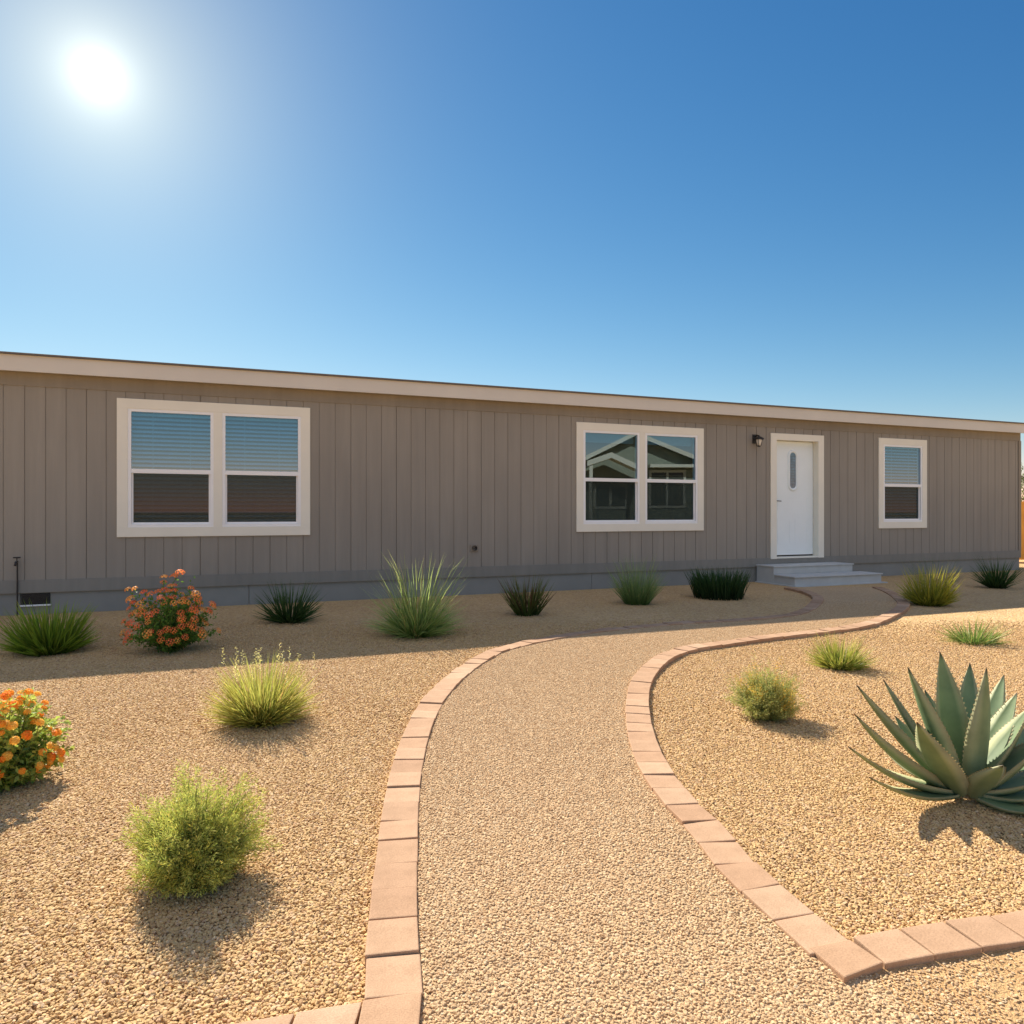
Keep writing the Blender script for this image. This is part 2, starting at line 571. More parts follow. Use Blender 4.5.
# path: sheet between the two edgings, raised to the paver tops
def offset(curve, d):
    t = np.gradient(curve, axis=0); t /= np.linalg.norm(t, axis=1)[:, None]
    return curve + np.stack([t[:, 1], -t[:, 0]], 1) * d
Li = offset(LS, PW / 2 - .01); Ri = offset(RS, -(PW / 2 - .01))
NQ = 160
def resample(c, n):
    s = np.concatenate([[0], np.cumsum(np.linalg.norm(np.diff(c, axis=0), axis=1))]); q = np.linspace(0, s[-1], n)
    return np.stack([np.interp(q, s, c[:, 0]), np.interp(q, s, c[:, 1])], 1)
Lp = resample(Li, NQ)
Rfull = np.concatenate([np.array([[1.0, 1.15], [0.95, 1.5], [0.88, 1.80]]), Ri])
Rp = resample(Rfull, NQ)
poly = np.concatenate([Lp, Rp[::-1]])
PATH_Z = 0.022
bm = bmesh.new()
vs = [bm.verts.new((x, y, PATH_Z)) for x, y in poly]
f = bm.faces.new(vs)
bmesh.ops.triangulate(bm, faces=[f])
me = bpy.data.meshes.new('path'); bm.to_mesh(me); bm.free()
for pl in me.polygons:
    if pl.normal.z < 0: pl.flip()
me.materials.append(gravel_sheet('path_gravel_sheet', [(p_, tuple(x * 0.9 for x in c_[:3]) + (1,)) for p_, c_ in PATH], 95, 0.7, 0.009))
po = bpy.data.objects.new('path', me); COL.objects.link(po); tag(po, kind='structure')


def inside(pts, poly):
    x, y = pts[:, 0], pts[:, 1]
    r = np.zeros(len(pts), bool)
    j = len(poly) - 1
    for i in range(len(poly)):
        xi, yi = poly[i]; xj, yj = poly[j]
        if yi != yj:
            c = ((yi > y) != (yj > y)) & (x < (xj - xi) * (y - yi) / (yj - yi) + xi)
            r ^= c
        j = i
    return r


def dist_to(pts, curve):
    c = curve[::2]
    out = np.empty(len(pts))
    for k in range(0, len(pts), 20000):
        d = pts[k:k + 20000, None, :] - c[None]
        out[k:k + 20000] = np.sqrt((d ** 2).sum(-1).min(1))
    return out


# loose stones: one cloud per kind of gravel, one small rock mesh shape per stone
nrng = np.random.default_rng(11)
def jitter_grid(x0, x1, y0, y1, d):
    xs = np.arange(x0, x1, d); ys = np.arange(y0, y1, d)
    g = np.stack(np.meshgrid(xs, ys), -1).reshape(-1, 2)
    return g + nrng.uniform(-.5, .5, g.shape) * d


def stone_cloud(name, pts, smin, smax, mat, kindlabel):
    me = bpy.data.meshes.new(name)
    me.from_pydata([tuple(p) for p in pts], [], [])
    o = bpy.data.objects.new(name, me); COL.objects.link(o)
    tag(o, kindlabel, 'gravel', kind='stuff')
    ng = bpy.data.node_groups.new(name + '_scatter', 'GeometryNodeTree')
    ng.interface.new_socket('Geometry', in_out='INPUT', socket_type='NodeSocketGeometry')
    ng.interface.new_socket('Geometry', in_out='OUTPUT', socket_type='NodeSocketGeometry')
    N = ng.nodes; L = ng.links
    gi, goo = N.new('NodeGroupInput'), N.new('NodeGroupOutput')
    join = N.new('GeometryNodeJoinGeometry')
    for k in range(5):
        ico = N.new('GeometryNodeMeshIcoSphere'); ico.inputs['Radius'].default_value = 0.5; ico.inputs['Subdivisions'].default_value = 2
        pos = N.new('GeometryNodeInputPosition')
        nz = N.new('ShaderNodeTexNoise'); nz.noise_dimensions = '4D'
        nz.inputs['W'].default_value = 3.7 * k + 1; nz.inputs['Scale'].default_value = 1.7; nz.inputs['Detail'].default_value = 1.0
        L.new(pos.outputs[0], nz.inputs['Vector'])
        sub = N.new('ShaderNodeVectorMath'); sub.operation = 'SUBTRACT'; sub.inputs[1].default_value = (.5, .5, .5)
        L.new(nz.outputs['Color'], sub.inputs[0])
        sc = N.new('ShaderNodeVectorMath'); sc.operation = 'SCALE'; sc.inputs['Scale'].default_value = 0.9
        L.new(sub.outputs[0], sc.inputs[0])
        sp = N.new('GeometryNodeSetPosition'); L.new(ico.outputs['Mesh'], sp.inputs['Geometry']); L.new(sc.outputs[0], sp.inputs['Offset'])
        sm_ = N.new('GeometryNodeSetMaterial'); sm_.inputs['Material'].default_value = mat; L.new(sp.outputs[0], sm_.inputs['Geometry'])
        g2 = N.new('GeometryNodeGeometryToInstance'); L.new(sm_.outputs[0], g2.inputs[0])
        L.new(g2.outputs[0], join.inputs[0])
    iop = N.new('GeometryNodeInstanceOnPoints')
    iop.inputs['Pick Instance'].default_value = True
    rr = N.new('FunctionNodeRandomValue'); rr.data_type = 'FLOAT_VECTOR'
    rr.inputs[0].default_value = (-.3, -.3, 0); rr.inputs[1].default_value = (.3, .3, 6.283)
    rs = N.new('FunctionNodeRandomValue'); rs.data_type = 'FLOAT_VECTOR'; rs.inputs['Seed'].default_value = 4
    rs.inputs[0].default_value = (smin, smin * .75, smin * .4); rs.inputs[1].default_value = (smax, smax * .85, smax * .55)
    L.new(gi.outputs[0], iop.inputs['Points']); L.new(join.outputs[0], iop.inputs['Instance'])
    L.new(rr.outputs[0], iop.inputs['Rotation']); L.new(rs.outputs[0], iop.inputs['Scale'])
    L.new(iop.outputs[0], goo.inputs[0])
    md = o.modifiers.new('scatter', 'NODES'); md.node_group = ng
    return o


def in_view(g, pad):
    return (np.abs(g[:, 0]) < g[:, 1] * 0.711 + pad) & (g[:, 1] > 1.35)

halfP = PW / 2 - .012
g = jitter_grid(-7, 7.5, 1.4, 7.8, 0.0112)
g = g[in_view(g, 0.35)]
keep = nrng.uniform(0, 1, len(g)) < np.clip((7.8 - g[:, 1]) / 2.2, 0, 1)
g = g[keep]
ins = inside(g, poly)
near = np.minimum(dist_to(g, LS), dist_to(g, RS)) < halfP
# bare dirt in front of the straight right row
rowline = rowA[1] + (g[:, 0] - rowA[0]) * rd[1] / rd[0]
dirt = (g[:, 1] < rowline + .12) & (g[:, 0] > 0.45)
bl = (g[:, 0] < left[2][0]) & (g[:, 1] < 1.665 + (g[:, 0] - left[2][0] + PW / 2) * .276)
gg = g[~ins & ~near & ~dirt & ~bl]
lump = 0.002 + 0.0015 * np.sin(gg[:, 0] * 5.1 + 1) * np.sin(gg[:, 1] * 4.3)
far = nrng.uniform(0, 1, len(gg)) < np.clip((gg[:, 1] - 3.4) / 1.2, 0, 1)
stone_cloud('garden_gravel', np.concatenate([gg, (lump + nrng.uniform(-.0015, .0035, len(gg)))[:, None]], 1)[far], 0.009, 0.0185, M['stone'],
            'golden tan gravel in the farther beds towards the house')
g = jitter_grid(-3.6, 3.7, 1.4, 4.6, 0.0084)
g = g[in_view(g, .3)]
g = g[nrng.uniform(0, 1, len(g)) > np.clip((g[:, 1] - 3.4) / 1.2, 0, 1)]
rowline = rowA[1] + (g[:, 0] - rowA[0]) * rd[1] / rd[0]
g = g[~inside(g, poly) & ~((g[:, 1] < rowline + .12) & (g[:, 0] > 0.45)) & ~((g[:, 0] < left[2][0]) & (g[:, 1] < 1.665 + (g[:, 0] - left[2][0] + PW / 2) * .276))]
g = g[np.minimum(dist_to(g, LS), dist_to(g, RS)) > halfP]
lump = 0.003 + 0.0015 * np.sin(g[:, 0] * 5.1 + 1) * np.sin(g[:, 1] * 4.3) + .0015 * np.sin(g[:, 0] * 17) * np.sin(g[:, 1] * 13 + 2)
stone_cloud('garden_gravel', np.concatenate([g, (lump + nrng.uniform(-.001, .003, len(g)))[:, None]], 1), 0.0062, 0.0165, M['stone'],
            'coarse golden tan gravel in the beds nearest the camera')
g = jitter_grid(-1.2, 5.8, 1.38, 9.4, 0.0078)
g = g[in_view(g, 0.3)]
g = g[inside(g, poly)]
g = g[np.minimum(dist_to(g, LS), dist_to(g, RS)) > halfP]
fade = np.clip((1.25 - g[:, 0]) / .5, 0, 1)
fade[g[:, 1] > 2.0] = 1
fade *= np.clip((9.4 - g[:, 1]) / 2.0, 0, 1)
g = g[nrng.uniform(0, 1, len(g)) < fade]
stone_cloud('path_gravel', np.concatenate([g, (PATH_Z + nrng.uniform(-.001, .0025, len(g)))[:, None]], 1), 0.0065, 0.0125, M['pstone'],
            'fine greyish tan gravel filling the curving path')
# bare dirt patch with only a scatter of fine grit
dm = NT('sandy_dirt')
tcn = dm.n('ShaderNodeTexCoord')
n1 = dm.noise(22, 6, tcn.outputs['Object'], .65); n2 = dm.noise(180, 4, tcn.outputs['Object'])
cc = dm.ramp(n1.outputs['Fac'], [(.3, lin(208, 164, 112)), (.7, lin(230, 188, 134))])
cc = dm.mix(cc, dm.ramp(n2.outputs['Fac'], [(.3, (.7, .68, .65, 1)), (.6, (1, 1, 1, 1))]), 1.0, 'MULTIPLY')
pb = dm.n('ShaderNodeBsdfPrincipled', i_Roughness=.95); pb.inputs['Specular IOR Level'].default_value = .15
dm.l(cc, pb.inputs['Base Color'])
bb = dm.n('ShaderNodeBump', i_Strength=.9, i_Distance=.012); dm.l(n2.outputs['Fac'], bb.inputs['Height'])
b2 = dm.n('ShaderNodeBump', i_Strength=.6, i_Distance=.03); dm.l(n1.outputs['Fac'], b2.inputs['Height'])
dm.l(bb.outputs['Normal'], b2.inputs['Normal']); dm.l(b2.outputs['Normal'], pb.inputs['Normal'])
dmat = dm.finish(pb.outputs['BSDF'])
dv = [(-6, -3), (7, -3), (7, rowA[1] + (7 - rowA[0]) * rd[1] / rd[0] + .06), (rowA[0], rowA[1] + .06), (0.6, 1.95), (-.36, 1.60), (-.40, 1.62), (-6, .2)]
do = mesh_obj('dirt_ground', [(x, y, .019) for x, y in dv], [tuple(range(len(dv)))], dmat); tag(do, kind='structure')
g = jitter_grid(-.3, 3.0, 1.35, 2.3, 0.0085); g = g[in_view(g, .3)]
g = g[~inside(g, poly) | (g[:, 0] > .45)]
rowline = rowA[1] + (g[:, 0] - rowA[0]) * rd[1] / rd[0]
g = g[(g[:, 1] < rowline - .01) & (g[:, 0] > .45)]
g = g[nrng.uniform(0, 1, len(g)) < np.clip((1.4 - g[:, 0]) / .5, .10, 1)]
stone_cloud('dirt_grit', np.concatenate([g, np.full((len(g), 1), .0205)], 1), 0.004, 0.011, M['pstone'], 'sparse grit lying on the bare sandy dirt')


# ------------------------------------------------------------------ the house
# local frame: x along the wall, y into the house, z up
S0, S1 = -8.2, S(1020)
Z_FT, Z_FB, Z_FR, Z_BT, Z_BB = 2.957, 2.743, 2.602, 0.395, 0.25
house = empty('manufactured_home', (0, Y0, 0), TH)
tag(house, 'long single storey taupe home with vertical grooved siding and pale window trim', 'house')
DEPTH = 8.0

WIN = [dict(px=(117, 310), units=2, blinds=True), dict(px=(576, 703), units=2, blinds=False), dict(px=(878, 926), units=1, blinds=True)]
ZT, ZB = 2.519, 0.872
TR = 0.115                        # trim board width
holes = []
for w in WIN:
    w['s'] = (S(w['px'][0]), S(w['px'][1]))
    holes.append((w['s'][0] + .05, w['s'][1] - .05, ZB + .05, ZT - .05))
DS = (S(770), S(823)); DZ = (0.376, 2.504)
holes.append((DS[0] + .06, DS[1] - .06, DZ[0] + .0, DZ[1] - .06))

# siding with real grooves, open where windows and door sit
pitch, gw, gd_ = 0.2035, 0.011, 0.008
prof = []
grng = random.Random(8)
k = 0
s = S0
while s < S1 - .02:
    e = min(s + pitch - gw, S1)
    prof += [(s, 0.0), (e, 0.0)]
    if e < S1:
        k += 1
        dd = .011 if k % 6 == 2 else gd_ * grng.uniform(.75, 1.15)
        prof += [(e + .002, dd), (e + gw - .002, dd)]
    s += pitch
prof[-1] = (S1, prof[-1][1]) if prof[-1][0] > S1 - .03 else prof[-1]
if prof[-1][0] < S1: prof.append((S1, 0.0))
prof = [q for i, q in enumerate(prof) if i == 0 or q[0] > prof[i - 1][0] + 1e-6]
cuts = sorted({c for h_ in holes for c in h_[:2]})
mb = MB()
def ydepth(s_):
    for (a, ya), (b, yb) in zip(prof, prof[1:]):
        if a <= s_ <= b: return ya + (yb - ya) * (s_ - a) / (b - a)
    return 0.0
ss = sorted({q[0] for q in prof} | set(cuts))
for a, b in zip(ss, ss[1:]):
    m_ = (a + b) / 2
    zs = [(Z_BB, Z_FT - .03)]
    for h_ in holes:
        if h_[0] < m_ < h_[1]:
            new = []
            for z0, z1 in zs:
                if h_[2] > z0: new.append((z0, min(h_[2], z1)))
                if h_[3] < z1: new.append((max(h_[3], z0), z1))
            zs = [q for q in new if q[1] > q[0]]
    ya, yb = ydepth(a + 1e-7), ydepth(b - 1e-7)
    for z0, z1 in zs:
        mb.add([(a, ya, z0), (b, yb, z0), (b, yb, z1), (a, ya, z1)], [(0, 1, 2, 3)])
# the other three sides, inside floor and lining behind the openings
mb.add([(S1, 0, Z_BB), (S1, DEPTH, Z_BB), (S1, DEPTH, Z_FT - .03), (S1, 0, Z_FT - .03)], [(0, 1, 2, 3)])
mb.add([(S0, 0, Z_BB), (S0, DEPTH, Z_BB), (S0, DEPTH, Z_FT - .03), (S0, 0, Z_FT - .03)], [(3, 2, 1, 0)])
mb.add([(S0, DEPTH, Z_BB), (S1, DEPTH, Z_BB), (S1, DEPTH, Z_FT - .03), (S0, DEPTH, Z_FT - .03)], [(3, 2, 1, 0)])
mb.build('wall', M['wall'], house)
# rooms behind the glass
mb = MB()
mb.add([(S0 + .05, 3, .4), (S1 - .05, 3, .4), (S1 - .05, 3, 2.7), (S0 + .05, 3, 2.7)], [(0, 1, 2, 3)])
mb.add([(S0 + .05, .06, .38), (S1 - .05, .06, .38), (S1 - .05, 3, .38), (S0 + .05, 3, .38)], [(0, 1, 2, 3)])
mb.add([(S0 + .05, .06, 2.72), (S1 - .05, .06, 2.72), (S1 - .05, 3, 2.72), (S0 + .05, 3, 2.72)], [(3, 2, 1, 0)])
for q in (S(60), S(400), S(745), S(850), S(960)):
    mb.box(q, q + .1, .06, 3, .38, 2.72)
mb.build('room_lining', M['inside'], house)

# fascia, roof, bands, corner boards, skirting
OV = 0.15
mb = MB()
mb.box(S0 - .15, S1 + .12, -OV, -OV + .025, Z_FB, Z_FT - .022)
mb.box(S0 - .15, S1 + .12, -OV + .026, -.001, Z_FB + .02, Z_FB + .035)
mb.build('fascia', M['fascia'], house)
rz = lambda y: Z_FT - .010 + (y + OV + .02) * 0.15
ym = DEPTH / 2
mb = MB()
RA, RB = S0 - .2, S1 + .14
prof_ = [(-OV - .02, rz(-OV - .02)), (ym, rz(ym)), (DEPTH + OV, rz(-OV)), (DEPTH + OV, rz(-OV) - .02), (ym, rz(ym) - .03), (-OV - .02, rz(-OV - .02) - .012)]
n_ = len(prof_)
vs = [(RA, y, z) for y, z in prof_] + [(RB, y, z) for y, z in prof_]
fs = [(i, (i + 1) % n_, n_ + (i + 1) % n_, n_ + i) for i in range(n_)] + [tuple(range(n_ - 1, -1, -1)), tuple(range(n_, 2 * n_))]
roof = mb.add(vs, fs).build('roof', M['roof'], house)
mb = MB(); mb.box(RA, RB, -OV - .024, -OV - .002, Z_FT - .034, Z_FT - .0225); mb.build('drip_edge', M['drip'], roof)
# gable ends
for x in (S0, S1):
    mb = MB(); mb.add([(x, 0, Z_FT - .03), (x, DEPTH, Z_FT - .03), (x, ym, rz(ym) - .04)], [(0, 1, 2)])
    mb.build('gable_wall', M['wall'], house)
mb = MB(); mb.box(S0, S1, -.011, .004, Z_FR, Z_FB + .019); mb.build('frieze_board', M['trimband'], house)
mb = MB(); mb.box(S0, S1 + .012, -.013, .004, Z_BB, Z_BT); mb.build('base_band', M['basetrim'], house)
mb = MB(); mb.box(S1 - .06, S1 + .014, -.016, .06, Z_BT, Z_FR); mb.build('corner_board', M['trimband'], house)
VE = (S(21), S(50))
mb = MB()
joints = [S0, S(20)] + [S(20) + 2.44 * k for k in range(1, 20) if S(20) + 2.44 * k < S1] + [S1]
for a, b in zip(joints, joints[1:]):
    mb.box(a + .003, b - .003, .014, .03, -.05, Z_BB + .0)
mb.build('skirting', M['skirt'], house)
mb = MB()
mb.box(VE[0], VE[1], .002, .0135, .115, .242)
vent = mb.build('crawl_vent', M['vent'], house)
mb = MB(); mb.box(VE[0] - .01, VE[1] + .01, -.02, .012, .098, .114); mb.build('vent_lip', M['vinyl'], vent)
mb = MB(); r2 = random.Random(3)
for i in range(9):
    mb.box(VE[0] + .01, VE[1] - .01, -.004, .001, .118 + i * .0137, .1225 + i * .0137)
mb.build('vent_louvre', M['dark'], vent)


def pane_quad(name, s0, s1, z0, z1, y, mat, parent):
    mb = MB(); mb.box(s0, s1, y, y + .004, z0, z1)
    return mb.build(name, mat, parent)


for w in WIN:
    a, b = w['s']
    mb = MB()
    yo = -.022
    n = w['units']
    MUL = 0.10
    uw = (b - a - 2 * TR - (n - 1) * MUL) / n
    mb.box(a, b, yo, .0, ZT - TR, ZT); mb.box(a, b, yo, .0, ZB, ZB + TR)
    mb.box(a, a + TR, yo, .0, ZB + TR, ZT - TR); mb.box(b - TR, b, yo, .0, ZB + TR, ZT - TR)
    for k in range(n - 1):
        q = a + TR + uw * (k + 1) + MUL * k
        mb.box(q, q + MUL, yo, .06, ZB + TR, ZT - TR)
    win = mb.build('window', M['trim'], house, bevel=.002)
    z0, z1 = ZB + TR, ZT - TR
    zm = z0 + (z1 - z0) * .475
    for k in range(n):
        u0 = a + TR + (uw + MUL) * k; u1 = u0 + uw
        fw = .036
        mb = MB()
        # outer vinyl frame, then upper sash and the lower sash set further in
        mb.box(u0, u1, -.016, .07, z1 - fw, z1); mb.box(u0, u1, -.016, .07, z0, z0 + fw)
        mb.box(u0, u0 + fw, -.016, .07, z0 + fw, z1 - fw); mb.box(u1 - fw, u1, -.016, .07, z0 + fw, z1 - fw)
        mb.box(u0 + fw, u1 - fw, -.012, .05, zm - .026, zm + .026)
        mb.box(u0 + fw, u1 - fw, .016, .05, z0 + fw, z0 + fw + .022)
        mb.box(u0 + fw, u0 + fw + .020, .016, .05, z0 + fw + .022, zm - .026); mb.box(u1 - fw - .020, u1 - fw, .016, .05, z0 + fw + .022, zm - .026)
        mb.build('sash_frame', M['vinyl'], win, bevel=.0015)
        pane_quad('pane', u0 + fw, u1 - fw, zm + .026, z1 - fw, .010, M['glass'], win)
        pane_quad('pane', u0 + fw + .020, u1 - fw - .020, z0 + fw + .022, zm - .026, .032, M['glass'], win)
        sc_ = MB()
        sc_.add([(u0 + fw + .020, .029, z0 + fw + .022), (u1 - fw - .020, .029, z0 + fw + .022), (u1 - fw - .020, .029, zm - .027), (u0 + fw + .020, .029, zm - .027)], [(0, 1, 2, 3)])
        sc_.build('insect_screen', M['screen'], win)
        mb = MB()
        if w['blinds']:
            zz = z0 + .03; i = 0
            while zz < z1 - .03:
                vs = []
                for q in range(5):
                    t = q / 4 - .5
                    yy, zq = .062 + t * .020, zz + t * .029 + .002 * (1 - 4 * t * t)
                    vs += [(u0 + .03, yy, zq), (u1 - .03, yy, zq)]
                mb.add(vs, [(2 * q, 2 * q + 1, 2 * q + 3, 2 * q + 2) for q in range(4)])
                zz += .051 if n == 2 else .056; i += 1
            mb.box(u0 + .02, u1 - .02, .072, .12, z1 - .03, z1)
            for q in (.28, .72):
                xq = u0 + (u1 - u0) * q
                mb.box(xq - .002, xq + .002, .052, .054, z0 + .03, z1 - .03)
        else:
            for i in range(26):
                mb.box(u0 + .03, u1 - .03, .11, .16, z1 - .035 - i * .0052, z1 - .033 - i * .0052)
            mb.box(u0 + .02, u1 - .02, .10, .16, z1 - .03, z1)
        mb.build('blind', M['blind'], win)

# door, set deep in its casing
a, b = DS; z0, z1 = DZ
tw = .125
mb = MB()
yo = -.024
mb.box(a, b, yo, 0, z1 - .11, z1)
mb.box(a, a + tw, yo, 0, z0, z1 - .11); mb.box(b - tw, b, yo, 0, z0, z1 - .11)
mb.box(a + tw - .02, a + tw, .0005, .16, z0 + .02, z1 - .11); mb.box(b - tw, b - tw + .02, .0005, .16, z0 + .02, z1 - .11)
mb.box(a + tw, b - tw, .0005, .16, z1 - .11, z1 - .09)
mb.box(a + tw, b - tw, -.02, .10, z0 + .004, z0 + .03)
mb.build('door_casing', M['trim'], house, bevel=.002)
da, db = a + tw + .004, b - tw - .006
dz0, dz1 = z0 + .055, z1 - .115
YD = .10
mb = MB()
mb.box(da, db, YD, YD + .045, dz0, dz1)
door = mb.build('door', M['doorw'], house, bevel=.002)
mb = MB()
mb.box(da, db, YD + .01, YD + .04, z0 + .031, dz0 - .002); mb.build('door_sweep', M['dark'], door)
def rounded(cx, cz, hw, hh, n=12):
    pts = []
    for k in range(n + 1):
        t = math.pi * k / n; pts.append((cx + hw * math.cos(t), cz + hh - hw + hw * math.sin(t)))
    for k in range(n + 1):
        t = math.pi + math.pi * k / n; pts.append((cx + hw * math.cos(t), cz - hh + hw + hw * math.sin(t)))
    return pts
cx = (da + db) / 2 + .0; cz = dz1 - .50
inn, outr = rounded(cx, cz, .066, .31), rounded(cx, cz, .112, .36)
n = len(inn)
vs = [(x, YD - .001, z) for x, z in outr] + [(x, YD - .022, z) for x, z in rounded(cx, cz, .101, .347)] + [(x, YD - .022, z) for x, z in rounded(cx, cz, .078, .323)] + [(x, YD - .003, z) for x, z in inn]
fs = []
for r_ in range(3):
    fs += [(r_ * n + i, r_ * n + (i + 1) % n, (r_ + 1) * n + (i + 1) % n, (r_ + 1) * n + i) for i in range(n)]
mb = MB().add(vs, fs); mb.build('door_light_frame', M['doorw'], door, smooth=True)
vs = [(x, YD - .004, z) for x, z in inn]
mb = MB().add(vs, [tuple(range(n))])
m_dl = plain('door_light_glass', lin(88, 116, 132), .12, .25, 14, .2, 40, spec=.7)
mb.build('door_light', m_dl, door)
mb = MB()
for i in range(11):
    zz = cz - .24 + i * .048
    mb.box(cx - .06, cx + .06, YD - .0055, YD - .0045, zz, zz + .004)
mb.build('door_light_came', M['dark'], door)
mb = MB()
for (x0, x1, q0, q1) in ((da + .12, cx - .05, dz0 + .18, dz0 + .62), (cx + .05, db - .12, dz0 + .18, dz0 + .62), (da + .12, db - .12, dz0 + .76, dz0 + 1.02)):
    for (p0, p1, r0, r1) in ((x0, x1, q0, q0 + .022), (x0, x1, q1 - .022, q1), (x0, x0 + .022, q0 + .022, q1 - .022), (x1 - .022, x1, q0 + .022, q1 - .022)):
        mb.box(p0, p1, YD - .0025, YD - .0005, r0, r1)
mb.build('door_panel_moulding', M['doorw'], door)
mb = MB()
kz = dz0 + .93; kx = da + .065
mb.tube([(kx, YD - .001, kz), (kx, YD - .012, kz), (kx, YD - .014, kz), (kx, YD - .05, kz)], [.03, .03, .011, .011], 14)
mb.tube([(kx - .008, YD - .052, kz), (kx + .09, YD - .052, kz - .004)], [.010, .009], 10)
mb.tube([(kx, YD - .001, kz + .15), (kx, YD - .02, kz + .15)], [.024, .022], 14)
mb.build('handle', M['brass'], door, smooth=False)

# porch lamp left of the door
lx, lz = S(754.5), ZW(754.5, 440)
mb = MB()
mb.box(lx - .045, lx + .045, -.016, .0, lz - .06, lz + .09)
mb.tube([(lx, -.016, lz + .05), (lx, -.06, lz + .075), (lx, -.11, lz + .06), (lx, -.11, lz + .035)], .012, 8)
mb.lathe([(.0, .05), (.03, .047), (.075, .018), (.082, .004), (.078, .0), (.0, .0)], (lx, -.11, lz), 20)
mb.lathe([(.0, -.125), (.018, -.12), (.032, -.113), (.032, -.105), (0, -.104)], (lx, -.11, lz), 16)
for t in range(4):
    an = t * math.pi / 2 + .6
    mb.tube([(lx + .052 * math.cos(an), -.11 + .052 * math.sin(an), lz), (lx + .032 * math.cos(an), -.11 + .032 * math.sin(an), lz - .108)], .004, 6)
lamp = mb.build('porch_lamp', M['dark'], house)
mb = MB(); mb.lathe([(0, -.002), (.046, -.003), (.046, -.02), (.03, -.1), (0, -.102)], (lx, -.11, lz), 20); mb.build('lamp_glass', M['frost'], lamp, smooth=True)

# small outlet and stub on the wall
ox, oz = S(474), ZW(474, 548)
mb = MB(); mb.box(ox - .06, ox + .06, -.018, .0, oz - .05, oz + .05)
pl_ = mb.build('wall_outlet', M['trimband'], house, bevel=.004)
mb = MB(); mb.lathe([(.036, .02), (.034, .0), (.0, .0)], (0, 0, 0), 18)
mb.v = [(ox + x, -.018 - z, oz + y) for x, y, z in mb.v]; mb.build('outlet_hole', M['dark'], pl_)
# hose bib and riser at the far left
hx, hz = S(18), ZW(18, 560)
mb = MB()
mb.tube([(hx, -.03, .0), (hx, -.03, hz - .01)], .008, 8)
mb.tube([(hx, -.03, hz - .02), (hx, -.10, hz - .02), (hx, -.125, hz - .055)], .012, 8)
mb.tube([(hx, -.05, hz - .02), (hx, -.05, hz + .03)], .006, 6)
mb.tube([(hx - .035, -.05, hz + .03), (hx + .035, -.05, hz + .03)], .008, 6)
mb.build('hose_bib', M['dark'], house)

# entry steps
st = empty('entry_steps', (0, Y0, 0), TH)
tag(st, 'two low grey painted concrete entry steps below the white door', 'steps')
sa, sb = 4.40, 6.10
mb = MB(); mb.box(sa, sb, -.42, -.016, -.05, .272); mb.build('upper_step', M['conc'], st, bevel=.006)
mb = MB(); mb.box(sa + .003, sb + .14, -.88, -.421, -.05, .138); mb.build('lower_step', M['conc'], st, bevel=.006)
mb = MB(); mb.box(sa - .015, sb + .015, -.44, -.016, .2725, .292); mb.build('upper_tread', M['conc'], st, bevel=.004)
mb = MB(); mb.box(sa - .015, sb + .155, -.90, -.441, .1385, .158); mb.build('lower_tread', M['conc'], st, bevel=.004)
mb = MB(); mb.box(sa - .04, sb + .20, -.95, -.02, -.05, .016); mb.build('step_footing', M['conc'], st, bevel=.004)

# orange fence and green tree glimpsed beyond the right end
fx0, fx1, fy = 11.2, 15.5, 16.9
fe = empty('wooden_fence', (fx0, fy, 0)); tag(fe, 'orange stained wooden fence glimpsed beyond the right end of the house', 'fence')
L_ = fx1 - fx0
mb = MB()
k = 0
while k * .145 < L_:
    mb.box(k * .145, k * .145 + .14, 0, .02, .05, 1.42 + .01 * math.sin(k * 7)); k += 1
mb.build('fence_boards', M['fence'], fe)
mb = MB()
for zz in (.35, 1.15): mb.box(0, L_, .021, .06, zz, zz + .09)
mb.build('fence_rail', M['fence'], fe)
for k in range(3):
    mb = MB(); mb.box(k * 2.1, k * 2.1 + .09, .061, .15, -.1, 1.5)
    mb.build('fence_post', M['fence'], fe)

# ------------------------------------------------------------------ plants
def c3(r, g, b): return np.array(lin(r, g, b)[:3])


